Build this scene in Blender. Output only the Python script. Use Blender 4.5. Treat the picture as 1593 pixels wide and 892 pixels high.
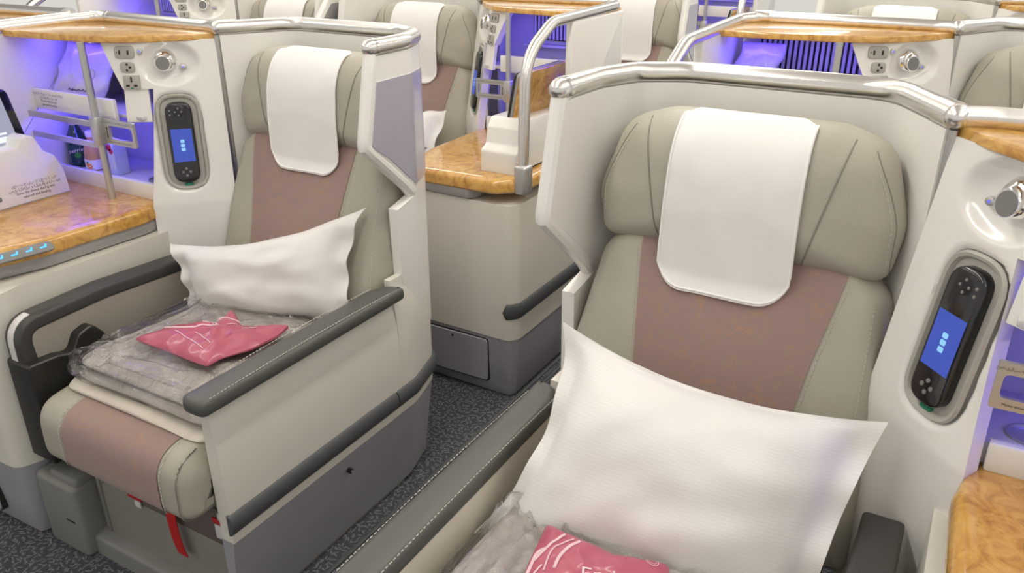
import bpy, bmesh, math, random
from mathutils import Vector, Matrix, noise
from mathutils.bvhtree import BVHTree
random.seed(7)
for o in list(bpy.data.objects): bpy.data.objects.remove(o)
scene = bpy.context.scene
COL = scene.collection
PI = math.pi

# ------------------------------------------------------------------ camera
cd = bpy.data.cameras.new('camera'); cam = bpy.data.objects.new('camera', cd); COL.objects.link(cam)
cam.location = (0, 0, 1.42)
cam.rotation_euler = (math.radians(90 - 24.1), 0, math.radians(30))
cd.sensor_width = 36; cd.lens = 1266 / 1593 * 36; cd.clip_start = 0.02
scene.camera = cam
# ------------------------------------------------------------------ world, lights, exposure
w = bpy.data.worlds.new('cabin_ambient'); scene.world = w; w.use_nodes = True
w.node_tree.nodes['Background'].inputs[0].default_value = (1.0, 0.965, 0.91, 1)
w.node_tree.nodes['Background'].inputs[1].default_value = 0.54
def area(name, loc, sx, sy, power, col, rot=(0, 0, 0)):
    l = bpy.data.lights.new(name, 'AREA'); l.shape = 'RECTANGLE'; l.size = sx; l.size_y = sy
    l.energy = power; l.color = col
    o = bpy.data.objects.new(name, l); COL.objects.link(o); o.location = loc; o.rotation_euler = rot
    return o
area('ceiling_light_aisle', (-0.85, 2.9, 2.18), 0.12, 6.0, 34, (1.0, 0.955, 0.88))
area('ceiling_light_window_side', (1.0, 2.6, 2.1), 0.10, 6.0, 16, (1.0, 0.955, 0.88))
area('ceiling_light_centre', (-3.0, 3.2, 2.2), 0.12, 6.0, 28, (1.0, 0.955, 0.88))
area('added_uplight_left', (-2.1, 2.0, 1.98), 0.15, 7.0, 24, (1.0, 0.97, 0.92), (PI, 0, 0))  # unseen uplight, added to brighten the ceiling for soft bounce and glossy reflections
area('added_uplight_right', (0.45, 2.0, 1.98), 0.15, 7.0, 24, (1.0, 0.97, 0.92), (PI, 0, 0))  # second added uplight, also out of view, washing the ceiling on the right
vs = scene.view_settings
vs.view_transform = 'Standard'; vs.look = 'None'; vs.gamma = 1; vs.use_curve_mapping = False
vs.exposure = 0.36

# ------------------------------------------------------------------ materials
M = {}
def nm(name):
    m = bpy.data.materials.new(name); m.use_nodes = True; M[name] = m
    return m, m.node_tree.nodes, m.node_tree.links, m.node_tree.nodes['Principled BSDF']
def obj_coord(N, L, scale=1.0, stretch=(1, 1, 1)):
    tc = N.new('ShaderNodeTexCoord'); mp = N.new('ShaderNodeMapping')
    mp.inputs['Scale'].default_value = tuple(scale * q for q in stretch)
    L.new(tc.outputs['Object'], mp.inputs['Vector']); return mp.outputs['Vector']
def ramp(N, stops):
    r = N.new('ShaderNodeValToRGB'); el = r.color_ramp.elements
    while len(el) < len(stops): el.new(0.5)
    for e, (p, c) in zip(el, stops): e.position = p; e.color = (*c, 1)
    return r
def plain(name, col, rough=0.5, metal=0.0, coat=0.0, bump=None, var=0.0, spec=0.5):
    m, N, L, b = nm(name)
    b.inputs['Base Color'].default_value = (*col, 1); b.inputs['Roughness'].default_value = rough
    b.inputs['Metallic'].default_value = metal; b.inputs['Coat Weight'].default_value = coat
    b.inputs['Coat Roughness'].default_value = 0.08; b.inputs['Specular IOR Level'].default_value = spec
    if var:
        v = obj_coord(N, L); t = N.new('ShaderNodeTexNoise'); t.inputs['Scale'].default_value = 9; t.inputs['Detail'].default_value = 3
        L.new(v, t.inputs['Vector'])
        r = ramp(N, [(0.3, tuple(c * (1 - var) for c in col)), (0.7, tuple(min(1, c * (1 + var)) for c in col))])
        L.new(t.outputs['Fac'], r.inputs[0]); L.new(r.outputs[0], b.inputs['Base Color'])
    if bump:
        sc, st, stretch = bump
        v = obj_coord(N, L, 1.0, stretch); t = N.new('ShaderNodeTexNoise'); t.inputs['Scale'].default_value = sc; t.inputs['Detail'].default_value = 4
        L.new(v, t.inputs['Vector']); bp = N.new('ShaderNodeBump'); bp.inputs['Strength'].default_value = st; bp.inputs['Distance'].default_value = 0.002
        L.new(t.outputs['Fac'], bp.inputs['Height']); L.new(bp.outputs[0], b.inputs['Normal'])
    return m
def emit(name, col, strength):
    m, N, L, b = nm(name)
    b.inputs['Base Color'].default_value = (*[c * 0.2 for c in col], 1)
    b.inputs['Emission Color'].default_value = (*col, 1); b.inputs['Emission Strength'].default_value = strength
    return m
plain('shell_white', (0.84, 0.82, 0.775), 0.33, coat=0.25)
plain('gloss_white', (0.82, 0.80, 0.755), 0.22, coat=0.5)
plain('cream', (0.68, 0.635, 0.53), 0.38, coat=0.15)
plain('panel_beige', (0.74, 0.71, 0.635), 0.36, coat=0.2)
plain('kick_grey', (0.335, 0.330, 0.358), 0.5, var=0.04)
plain('lilac', (0.40, 0.385, 0.46), 0.24, coat=0.5)
plain('leather', (0.42, 0.395, 0.325), 0.47, bump=(260, 0.25, (1, 1, 1)), var=0.03)
plain('leather_dark', (0.048, 0.047, 0.044), 0.42, bump=(260, 0.25, (1, 1, 1)))
plain('leather_grey', (0.088, 0.089, 0.080), 0.42, bump=(260, 0.25, (1, 1, 1)))
plain('bumper_dark', (0.075, 0.078, 0.082), 0.55)
plain('arm_taupe', (0.33, 0.30, 0.255), 0.5, bump=(300, 0.15, (1, 1, 1)))
plain('bracket_dark', (0.022, 0.021, 0.019), 0.38)
plain('plastic_grey', (0.22, 0.22, 0.207), 0.45)
plain('foot_panel', (0.28, 0.272, 0.242), 0.45, var=0.04)
plain('metal', (0.82, 0.80, 0.775), 0.27, metal=1.0, bump=(60, 0.05, (1, 1, 8)))
plain('metal_satin', (0.55, 0.545, 0.535), 0.38, metal=0.85)
plain('slide_grey', (0.36, 0.355, 0.35), 0.4, metal=0.3)
plain('chrome', (0.85, 0.84, 0.83), 0.1, metal=1.0)
plain('lens_grey', (0.20, 0.195, 0.19), 0.45)
plain('socket_grey', (0.40, 0.385, 0.345), 0.5)
plain('dock_grey', (0.44, 0.425, 0.38), 0.42)
plain('black', (0.012, 0.012, 0.013), 0.3)
plain('black_gloss', (0.010, 0.010, 0.011), 0.12, coat=0.4)
plain('ink', (0.05, 0.045, 0.05), 0.7)
plain('cloth_white', (0.84, 0.82, 0.80), 0.85, bump=(900, 0.15, (1, 1, 1)))
plain('hem_white', (0.88, 0.87, 0.855), 0.85)
plain('stitch', (0.55, 0.53, 0.46), 0.7)
plain('seam', (0.25, 0.235, 0.195), 0.7)
plain('red_strap', (0.50, 0.014, 0.014), 0.55)
plain('tag_white', (0.7, 0.68, 0.66), 0.5)
plain('pocket_brown', (0.14, 0.11, 0.10), 0.6)
plain('green_led', (0.02, 0.22, 0.13), 0.3)
plain('dark_gap', (0.02, 0.02, 0.02), 0.8)
plain('niche_white', (0.60, 0.59, 0.60), 0.5)
plain('blanket_grey', (0.52, 0.475, 0.44), 0.9, bump=(60, 0.6, (1, 6, 1)), var=0.12)
plain('blanket_cream', (0.66, 0.60, 0.52), 0.9, bump=(35, 0.8, (5, 1, 1)), var=0.06)
plain('bottle_green', (0.006, 0.05, 0.030), 0.1, coat=0.6)
plain('label_dark', (0.01, 0.05, 0.045), 0.4)
plain('label_white', (0.8, 0.78, 0.76), 0.5)
plain('juice', (0.55, 0.30, 0.13), 0.2, coat=0.4)
plain('orange', (0.85, 0.30, 0.02), 0.5)
plain('leaf', (0.03, 0.25, 0.03), 0.5)
plain('carton_blue', (0.55, 0.62, 0.85), 0.4)
plain('berry', (0.55, 0.02, 0.08), 0.4)
plain('gold_cap', (0.75, 0.70, 0.50), 0.3, metal=0.6)
plain('bag_clear', (0.62, 0.58, 0.62), 0.22, coat=0.5, bump=(14, 0.9, (1, 1, 1)))
plain('pink', (0.47, 0.10, 0.155), 0.33, coat=0.25, bump=(22, 0.5, (1, 1, 1)))
plain('pink_print', (0.86, 0.62, 0.66), 0.4)
plain('ceiling_paint', (0.80, 0.78, 0.74), 0.7)
plain('partition_tan', (0.62, 0.56, 0.44), 0.5)
emit('led_violet', (0.085, 0.055, 1.0), 26.0)
emit('screen_blue', (0.04, 0.075, 0.40), 0.8)
emit('screen_icon', (0.25, 0.55, 0.85), 0.8)
emit('icon_blue', (0.05, 0.35, 1.0), 1.6)
emit('tablet_picture', (0.42, 0.43, 0.55), 0.55)
emit('tablet_bar', (0.75, 0.80, 0.95), 0.85)
emit('button_blue', (0.15, 0.15, 0.9), 0.9)
def mauve():
    m, N, L, b = nm('mauve')
    v = obj_coord(N, L)
    n = N.new('ShaderNodeTexNoise'); n.inputs['Scale'].default_value = 26; n.inputs['Detail'].default_value = 6; n.inputs['Distortion'].default_value = 2.2
    L.new(v, n.inputs['Vector'])
    r = ramp(N, [(0.0, (0.300, 0.200, 0.178)), (0.60, (0.318, 0.212, 0.188)), (0.645, (0.385, 0.225, 0.150)), (0.69, (0.310, 0.206, 0.182))])
    L.new(n.outputs['Fac'], r.inputs[0]); L.new(r.outputs[0], b.inputs['Base Color'])
    b.inputs['Roughness'].default_value = 0.7
    b.inputs['Sheen Weight'].default_value = 0.25
    wv = N.new('ShaderNodeTexChecker'); wv.inputs['Scale'].default_value = 420
    L.new(v, wv.inputs['Vector']); bp = N.new('ShaderNodeBump'); bp.inputs['Strength'].default_value = 0.35; bp.inputs['Distance'].default_value = 0.001
    L.new(wv.outputs['Fac'], bp.inputs['Height']); L.new(bp.outputs[0], b.inputs['Normal'])
mauve()
def wood():
    m, N, L, b = nm('burl_wood')
    v = obj_coord(N, L, 1, (1, 1, 1))
    n = N.new('ShaderNodeTexNoise'); n.inputs['Scale'].default_value = 17; n.inputs['Detail'].default_value = 9; n.inputs['Distortion'].default_value = 2.4; n.inputs['Roughness'].default_value = 0.62
    L.new(v, n.inputs['Vector'])
    r = ramp(N, [(0.28, (0.31, 0.125, 0.016)), (0.42, (0.53, 0.262, 0.042)), (0.56, (0.655, 0.365, 0.075)), (0.75, (0.72, 0.45, 0.125))])
    L.new(n.outputs['Fac'], r.inputs[0])
    vo = N.new('ShaderNodeTexVoronoi'); vo.inputs['Scale'].default_value = 45; L.new(v, vo.inputs['Vector'])
    r2 = ramp(N, [(0.0, (0.55, 0.42, 0.3)), (0.16, (1, 1, 1))]); L.new(vo.outputs['Distance'], r2.inputs[0])
    mx = N.new('ShaderNodeMix'); mx.data_type = 'RGBA'; mx.blend_type = 'MULTIPLY'; mx.inputs['Factor'].default_value = 0.55
    L.new(r.outputs[0], mx.inputs['A']); L.new(r2.outputs[0], mx.inputs['B']); L.new(mx.outputs['Result'], b.inputs['Base Color'])
    b.inputs['Roughness'].default_value = 0.35; b.inputs['Coat Weight'].default_value = 0.9; b.inputs['Coat Roughness'].default_value = 0.06
wood()
def carpet():
    m, N, L, b = nm('carpet')
    v = obj_coord(N, L)
    masks = []
    for sc, off in ((62.0, 0.0), (55.0, 3.7)):
        ad = N.new('ShaderNodeVectorMath'); ad.operation = 'ADD'; ad.inputs[1].default_value = (off, off * 1.7, 0); L.new(v, ad.inputs[0])
        fl_ = N.new('ShaderNodeVectorMath'); fl_.operation = 'MULTIPLY'; fl_.inputs[1].default_value = (1, 1, 0); L.new(ad.outputs[0], fl_.inputs[0])
        vo = N.new('ShaderNodeTexVoronoi'); vo.voronoi_dimensions = '2D'; vo.inputs['Scale'].default_value = sc; vo.inputs['Randomness'].default_value = 0.75; L.new(fl_.outputs[0], vo.inputs['Vector'])
        sb = N.new('ShaderNodeVectorMath'); sb.operation = 'SUBTRACT'; L.new(fl_.outputs[0], sb.inputs[0]); L.new(vo.outputs['Position'], sb.inputs[1])
        sx = N.new('ShaderNodeSeparateColor'); L.new(vo.outputs['Color'], sx.inputs[0])
        an = N.new('ShaderNodeMath'); an.operation = 'MULTIPLY'; an.inputs[1].default_value = 6.283; L.new(sx.outputs[0], an.inputs[0])
        vr = N.new('ShaderNodeVectorRotate'); vr.rotation_type = 'Z_AXIS'; L.new(sb.outputs[0], vr.inputs['Vector']); L.new(an.outputs[0], vr.inputs['Angle'])
        st = N.new('ShaderNodeVectorMath'); st.operation = 'MULTIPLY'; st.inputs[1].default_value = (sc / 0.42, sc / 0.13, 0); L.new(vr.outputs[0], st.inputs[0])
        ln = N.new('ShaderNodeVectorMath'); ln.operation = 'LENGTH'; L.new(st.outputs[0], ln.inputs[0])
        mr = N.new('ShaderNodeMapRange'); mr.inputs['From Min'].default_value = 1.15; mr.inputs['From Max'].default_value = 0.75; L.new(ln.outputs['Value'], mr.inputs['Value'])
        masks.append(mr.outputs[0])
    mxm = N.new('ShaderNodeMath'); mxm.operation = 'MAXIMUM'; L.new(masks[0], mxm.inputs[0]); L.new(masks[1], mxm.inputs[1])
    r = ramp(N, [(0.0, (0.050, 0.053, 0.066)), (1.0, (0.155, 0.155, 0.165))]); L.new(mxm.outputs[0], r.inputs[0])
    f = N.new('ShaderNodeTexNoise'); f.inputs['Scale'].default_value = 420; L.new(v, f.inputs['Vector'])
    fr = ramp(N, [(0.3, (0.6, 0.6, 0.6)), (0.7, (1.2, 1.2, 1.2))]); L.new(f.outputs['Fac'], fr.inputs[0])
    mx = N.new('ShaderNodeMix'); mx.data_type = 'RGBA'; mx.blend_type = 'MULTIPLY'; mx.inputs['Factor'].default_value = 0.8
    L.new(r.outputs[0], mx.inputs['A']); L.new(fr.outputs[0], mx.inputs['B'])
    L.new(mx.outputs['Result'], b.inputs['Base Color']); b.inputs['Roughness'].default_value = 0.95
    bp = N.new('ShaderNodeBump'); bp.inputs['Strength'].default_value = 0.5; L.new(f.outputs['Fac'], bp.inputs['Height']); L.new(bp.outputs[0], b.inputs['Normal'])
carpet()
def pillow_cloth():
    m, N, L, b = nm('pillow_cloth')
    tc = N.new('ShaderNodeTexCoord')
    wv = N.new('ShaderNodeTexWave'); wv.bands_direction = 'Y'; wv.inputs['Scale'].default_value = 18; wv.inputs['Distortion'].default_value = 0.0
    L.new(tc.outputs['UV'], wv.inputs['Vector'])
    r = ramp(N, [(0.35, (0.785, 0.765, 0.74)), (0.65, (0.815, 0.795, 0.77))]); L.new(wv.outputs['Fac'], r.inputs[0])
    L.new(r.outputs[0], b.inputs['Base Color']); b.inputs['Roughness'].default_value = 0.75
    b.inputs['Sheen Weight'].default_value = 0.2
pillow_cloth()
def plastic_wrap():
    m, N, L, b = nm('plastic_wrap')
    v = obj_coord(N, L)
    n = N.new('ShaderNodeTexNoise'); n.inputs['Scale'].default_value = 16; n.inputs['Detail'].default_value = 6; n.inputs['Distortion'].default_value = 2.5
    L.new(v, n.inputs['Vector']); bp = N.new('ShaderNodeBump'); bp.inputs['Strength'].default_value = 0.9; bp.inputs['Distance'].default_value = 0.012
    L.new(n.outputs['Fac'], bp.inputs['Height'])
    g = N.new('ShaderNodeBsdfGlossy'); g.inputs['Roughness'].default_value = 0.07; L.new(bp.outputs[0], g.inputs['Normal'])
    t = N.new('ShaderNodeBsdfTransparent'); t.inputs[0].default_value = (0.98, 0.98, 0.98, 1)
    fr = N.new('ShaderNodeLayerWeight'); fr.inputs['Blend'].default_value = 0.35; L.new(bp.outputs[0], fr.inputs['Normal'])
    ml = N.new('ShaderNodeMath'); ml.operation = 'MULTIPLY_ADD'; ml.inputs[1].default_value = 0.7; ml.inputs[2].default_value = 0.06
    L.new(fr.outputs['Fresnel'], ml.inputs[0])
    mx = N.new('ShaderNodeMixShader'); L.new(ml.outputs[0], mx.inputs[0]); L.new(t.outputs[0], mx.inputs[1]); L.new(g.outputs[0], mx.inputs[2])
    L.new(mx.outputs[0], N['Material Output'].inputs['Surface'])
plastic_wrap()

# ------------------------------------------------------------------ mesh helpers
CTX = {'m': 1, 'ox': 0.0, 'oy': 0.0}      # current seat unit: s = sideways from the seat centre (console side +), v = back, z = up
ORG = {}                                  # thing -> local origin (s, v, z)
def root_of(o):
    while o.parent: o = o.parent
    return o
def mk(name, vf, mat, parent=None, smooth=True, ang=35, org=None, uv=None, mods=()):
    verts, faces = vf
    m = CTX['m']
    if parent is not None: org = ORG.get(root_of(parent).name, (0, 0, 0))
    elif org is None: org = (0, 0, 0)
    me = bpy.data.meshes.new(name)
    vv = [(m * (p[0] - org[0]), p[1] - org[1], p[2] - org[2]) for p in verts]
    ff = [tuple(reversed(f)) for f in faces] if m < 0 else [tuple(f) for f in faces]
    me.from_pydata(vv, [], ff)
    bm = bmesh.new(); bm.from_mesh(me); bmesh.ops.recalc_face_normals(bm, faces=bm.faces); bm.to_mesh(me); bm.free()
    if uv is not None:
        ul = me.uv_layers.new(name='UVMap')
        for lp in me.loops: ul.data[lp.index].uv = uv[lp.vertex_index]
    if smooth:
        me.polygons.foreach_set('use_smooth', [True] * len(me.polygons))
        me.set_sharp_from_angle(angle=math.radians(ang))
    me.materials.append(M[mat])
    o = bpy.data.objects.new(name, me); COL.objects.link(o)
    if parent is not None: o.parent = parent
    else:
        o.location = (CTX['ox'] + m * org[0], CTX['oy'] + org[1], org[2]); ORG[o.name] = org
    return o
def tag(o, label, cat, group=None):
    o['label'] = label; o['category'] = cat
    if group: o['group'] = group
    return o
def thing(name, label, cat, org=(0, 0, 0), group=None):
    o = bpy.data.objects.new(name, None); COL.objects.link(o); o.empty_display_size = 0.05
    o.location = (CTX['ox'] + CTX['m'] * org[0], CTX['oy'] + org[1], org[2])
    ORG[o.name] = org
    return tag(o, label, cat, group)
def join(*vfs):
    V, F = [], []
    for v, f in vfs:
        b = len(V); V += list(v); F += [tuple(i + b for i in q) for q in f]
    return V, F
def fillet(poly, r, n=5, closed=True):
    out = []; N = len(poly)
    rr = r if isinstance(r, (list, tuple)) else [r] * N
    for i, p in enumerate(poly):
        if not closed and i in (0, N - 1): out.append(tuple(p)); continue
        P = Vector(p); A = Vector(poly[i - 1]); B = Vector(poly[(i + 1) % N])
        a = (A - P); b = (B - P)
        k = rr[i]
        if k <= 1e-6 or a.length < 1e-9 or b.length < 1e-9: out.append(tuple(p)); continue
        an = a.angle(b, PI)
        if an > PI - 0.02: out.append(tuple(p)); continue
        d = min(k / math.tan(an / 2), a.length * 0.48, b.length * 0.48)
        p0 = P + a.normalized() * d; p1 = P + b.normalized() * d
        for j in range(n + 1):
            t = j / n; out.append(tuple(p0 * (1 - t) ** 2 + P * 2 * t * (1 - t) + p1 * t * t))
    return out
def rrect(w, h, r, n=5, cx=0, cy=0):
    return fillet([(cx - w / 2, cy - h / 2), (cx + w / 2, cy - h / 2), (cx + w / 2, cy + h / 2), (cx - w / 2, cy + h / 2)], r, n)
def circle(r, n=20, cx=0, cy=0, ry=None):
    ry = ry or r
    return [(cx + r * math.cos(2 * PI * i / n), cy + ry * math.sin(2 * PI * i / n)) for i in range(n)]
def ccw(poly):
    a = sum(poly[i - 1][0] * poly[i][1] - poly[i][0] * poly[i - 1][1] for i in range(len(poly)))
    return poly if a > 0 else poly[::-1]
def offset(poly, d):
    if abs(d) < 1e-9: return poly
    n = len(poly); out = []
    for i in range(n):
        a = Vector(poly[i]) - Vector(poly[i - 1]); b = Vector(poly[(i + 1) % n]) - Vector(poly[i])
        na = Vector((a.y, -a.x)).normalized() if a.length > 1e-9 else Vector((0, 0))
        nb = Vector((b.y, -b.x)).normalized() if b.length > 1e-9 else Vector((0, 0))
        q = (na + nb)
        q = q.normalized() if q.length > 1e-6 else na
        c = max(0.5, q.dot(nb)) if nb.length else 1
        out.append((poly[i][0] + q.x * d / c, poly[i][1] + q.y * d / c))
    return out
def stack(poly, layers, pos):
    """poly 2D, layers [(offset, depth)], pos(a, b, d) -> (s, v, z)"""
    poly = ccw(poly); n = len(poly); V = []; F = []
    for off, d in layers:
        V += [pos(a, b, d) for a, b in offset(poly, off)]
    for k in range(len(layers) - 1):
        for i in range(n):
            j = (i + 1) % n; F.append((k * n + i, k * n + j, (k + 1) * n + j, (k + 1) * n + i))
    F.append(tuple(range(n - 1, -1, -1))); F.append(tuple((len(layers) - 1) * n + i for i in range(n)))
    return V, F
def rounded(d0, d1, r, steps=3, bottom=True):
    L = []
    if bottom:
        for i in range(steps + 1):
            a = PI / 2 * i / steps; L.append((-r * (1 - math.sin(a)), d0 + r * (1 - math.cos(a))))
    else: L.append((0, d0))
    for i in range(steps + 1):
        a = PI / 2 * i / steps; L.append((-r * (1 - math.cos(a)), d1 - r * (1 - math.sin(a))))
    return L
up = lambda a, b, d: (a, b, d)              # plan outline (s, v), depth = z
side = lambda a, b, d: (d, a, b)            # outline (v, z), depth = s
front = lambda a, b, d: (a, d, b)           # outline (s, z), depth = v
def box(s0, s1, v0, v1, z0, z1, r=0.004, rc=None):
    return stack(rrect(s1 - s0, v1 - v0, rc if rc is not None else r, 3, (s0 + s1) / 2, (v0 + v1) / 2), rounded(z0, z1, min(r, (z1 - z0) / 2.2), 2), up)
def tube(path, r, n=12, rx=None, caps=True, dome=False):
    P = [Vector(p) for p in path]; V = []; F = []
    T = []
    for i in range(len(P)):
        a = P[max(0, i - 1)]; b = P[min(len(P) - 1, i + 1)]; T.append((b - a).normalized())
    ref = Vector((0, 0, 1)) if abs(T[0].z) < 0.9 else Vector((1, 0, 0))
    Nn = (ref - T[0] * ref.dot(T[0])).normalized()
    rings = []
    for i, p in enumerate(P):
        Nn = (Nn - T[i] * Nn.dot(T[i])).normalized(); B = T[i].cross(Nn)
        rings.append((p, Nn.copy(), B, r))
    ext = []
    if dome:
        for k in (3, 2, 1):
            a = PI / 2 * k / 3.3; ext.append((P[0] - T[0] * r * math.sin(a), rings[0][1], rings[0][2], r * math.cos(a)))
        tail = [(P[-1] + T[-1] * r * math.sin(PI / 2 * k / 3.3), rings[-1][1], rings[-1][2], r * math.cos(PI / 2 * k / 3.3)) for k in (1, 2, 3)]
        rings = ext + rings + tail
    for p, a, b, q in rings:
        for j in range(n):
            t = 2 * PI * j / n; V.append(tuple(p + a * math.cos(t) * q + b * math.sin(t) * (q * (rx or 1))))
    for i in range(len(rings) - 1):
        for j in range(n):
            k = (j + 1) % n; F.append((i * n + j, i * n + k, (i + 1) * n + k, (i + 1) * n + j))
    if caps: F.append(tuple(range(n - 1, -1, -1))); F.append(tuple((len(rings) - 1) * n + j for j in range(n)))
    return V, F
def resample(path, step):
    P = [Vector(p) for p in path]; out = [P[0]]; acc = 0
    for a, b in zip(P[:-1], P[1:]):
        d = (b - a).length; t = step - acc
        while t <= d: out.append(a.lerp(b, t / d)); t += step
        acc = (acc + d) % step
    if (out[-1] - P[-1]).length > step * 0.3: out.append(P[-1])
    return out
def smooth_path(pts, n=6):
    P = [Vector(p) for p in pts]; out = []
    for i in range(len(P) - 1):
        a = P[max(0, i - 1)]; b = P[i]; c = P[i + 1]; d = P[min(len(P) - 1, i + 2)]
        for j in range(n):
            t = j / n
            out.append(0.5 * ((2 * b) + (c - a) * t + (2 * a - 5 * b + 4 * c - d) * t * t + (3 * b - a - 3 * c + d) * t ** 3))
    out.append(P[-1]); return out
def grid(nu, nv, fn, closed_u=False):
    V = [fn(i / (nu if closed_u else nu - 1), j / (nv - 1)) for j in range(nv) for i in range(nu)]
    F = []
    for j in range(nv - 1):
        for i in range(nu if closed_u else nu - 1):
            k = (i + 1) % nu; F.append((j * nu + i, j * nu + k, (j + 1) * nu + k, (j + 1) * nu + i))
    return V, F
def slab_grid(nu, nv, fa, fb):
    """closed body between two matching grids"""
    A, F = grid(nu, nv, fa); B, _ = grid(nu, nv, fb); n = len(A)
    F2 = list(F) + [tuple(reversed([i + n for i in f])) for f in F]
    for i in range(nu - 1):
        F2.append((i, i + n, i + 1 + n, i + 1)); q = (nv - 1) * nu
        F2.append((q + i, q + i + 1, q + i + 1 + n, q + i + n))
    for j in range(nv - 1):
        a, b = j * nu, (j + 1) * nu
        F2.append((a, b, b + n, a + n)); a += nu - 1; b += nu - 1
        F2.append((a, a + n, b + n, b))
    return A + B, F2
def puffy(poly, depth, inset, pos, rings=6, core=4, dome=0.01, back=0.0):
    poly = ccw(poly); n = len(poly)
    cx = sum(p[0] for p in poly) / n; cy = sum(p[1] for p in poly) / n
    V = []; F = []; lay = []
    R = max(math.hypot(p[0] - cx, p[1] - cy) for p in poly)
    lay.append((offset(poly, -inset * 0.4), back)); lay.append((offset(poly, -inset * 0.05), back + (depth - back) * 0.12))
    base = back + (depth - back) * 0.35
    for k in range(rings + 1):
        a = PI / 2 * k / rings
        lay.append((offset(poly, -inset * (1 - math.cos(a))), base + (depth - base) * math.sin(a)))
    last = lay[-1][0]
    for k in range(1, core + 1):
        f = 1 - k / (core + 0.35)
        lay.append(([(cx + (x - cx) * f, cy + (y - cy) * f) for x, y in last], depth + dome * (1 - f * f)))
    for pts, d in lay: V += [pos(a, b, d) for a, b in pts]
    for k in range(len(lay) - 1):
        for i in range(n):
            j = (i + 1) % n; F.append((k * n + i, k * n + j, (k + 1) * n + j, (k + 1) * n + i))
    F.append(tuple(range(n - 1, -1, -1))); F.append(tuple((len(lay) - 1) * n + i for i in range(n)))
    return V, F
def bvh(vf): return BVHTree.FromPolygons([Vector(v) for v in vf[0]], vf[1])
def hit(tree, s, z, v0=-1.5, off=0.0):
    h = tree.ray_cast(Vector((s, v0, z)), Vector((0, 1, 0)))
    return None if h[0] is None else h[0].y - off
def dashes(pts, r=0.0009, dash=0.0055, gap=0.0035):
    P = resample(pts, dash + gap); out = []
    for a, b in zip(P[:-1], P[1:]):
        d = (b - a); out.append(tube([a, a + d * dash / (dash + gap)], r, 4))
    return join(*out)
TXT = {}
def text2d(s, size, align='CENTER'):
    key = (s, size, align)
    if key in TXT: return TXT[key]
    c = bpy.data.curves.new('lettering', 'FONT'); c.body = s; c.size = size; c.align_x = align; c.align_y = 'CENTER'; c.resolution_u = 2
    o = bpy.data.objects.new('lettering', c); COL.objects.link(o)
    bpy.context.view_layer.update()
    me = o.to_mesh()
    V = [tuple(v.co) for v in me.vertices]; F = [tuple(p.vertices) for p in me.polygons]
    o.to_mesh_clear(); bpy.data.objects.remove(o); bpy.data.curves.remove(c)
    TXT[key] = (V, F); return V, F
def lettering(lines, size, pos, lead=1.25, align='CENTER'):
    vfs = []
    for i, l in enumerate(lines):
        V, F = text2d(l, size, align)
        vfs.append(([pos(x, y + (len(lines) - 1) * size * lead / 2 - i * size * lead, 0) for x, y, _ in V], F))
    return join(*vfs)
def plan_path(pts):
    """arclength sampler over a plan polyline -> f(l) = (pos2, outward normal2)"""
    P = [Vector(p) for p in pts]; Ls = [0]
    for a, b in zip(P[:-1], P[1:]): Ls.append(Ls[-1] + (b - a).length)
    T = [(P[min(i + 1, len(P) - 1)] - P[max(i - 1, 0)]).normalized() for i in range(len(P))]
    def f(l):
        if l <= 0: return P[0] + T[0] * l, Vector((-T[0].y, T[0].x))
        for i in range(len(P) - 1):
            if l <= Ls[i + 1] or i == len(P) - 2:
                t = (l - Ls[i]) / max(1e-9, Ls[i + 1] - Ls[i]); t_ = min(1, t)
                tt = (T[i].lerp(T[i + 1], t_)).normalized()
                return P[i] + (P[i + 1] - P[i]) * t, Vector((-tt.y, tt.x))
    return f, Ls[-1]
def wall_sheet(f, L, zs, lf, d0, d1, step=0.015, lend=None, dz=None):
    """vertical curved wall: plan sampler f, rows zs, front limit lf(z); d = distance along the normal"""
    n = int(L / step) + 2; cols = [L * i / (n - 1) for i in range(n)]
    def fn(d):
        def g(u, w):
            z = zs[min(len(zs) - 1, int(round(w * (len(zs) - 1))))]; i = int(round(u * (n - 1)))
            l = max(cols[i], lf(z) + 0.0005 * i) if i > 0 else lf(z)
            if lend: l = min(l, lend(z) - 0.0005 * (n - 1 - i))
            p, nr = f(l); e = d(z) if callable(d) else d
            return (p.x + nr.x * e, p.y + nr.y * e, z)
        return g
    return slab_grid(n, len(zs), fn(d0), fn(d1))
def lerp_table(tab):
    def f(x):
        if x <= tab[0][0]: return tab[0][1]
        for (a, b), (c, d) in zip(tab[:-1], tab[1:]):
            if x <= c: return b + (d - b) * (x - a) / (c - a)
        return tab[-1][1]
    return f
def frange(a, b, n): return [a + (b - a) * i / (n - 1) for i in range(n)]

# ------------------------------------------------------------------ the setting
CTX.update(m=1, ox=0, oy=0)
fl = mk('floor', box(-6, 2.2, -1.5, 8, -0.05, 0.0, 0.0005), 'carpet'); fl['kind'] = 'structure'
ce = mk('ceiling', box(-6, 2.2, -1.5, 8, 2.26, 2.32, 0.001), 'ceiling_paint'); ce['kind'] = 'structure'
for i, x in enumerate((-1.128, -1.098)):
    t = mk('trim_%d' % (i + 1), box(x - 0.006, x + 0.006, -1.5, 8, 0.0, 0.004, 0.001), 'bumper_dark'); t['kind'] = 'structure'

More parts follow.
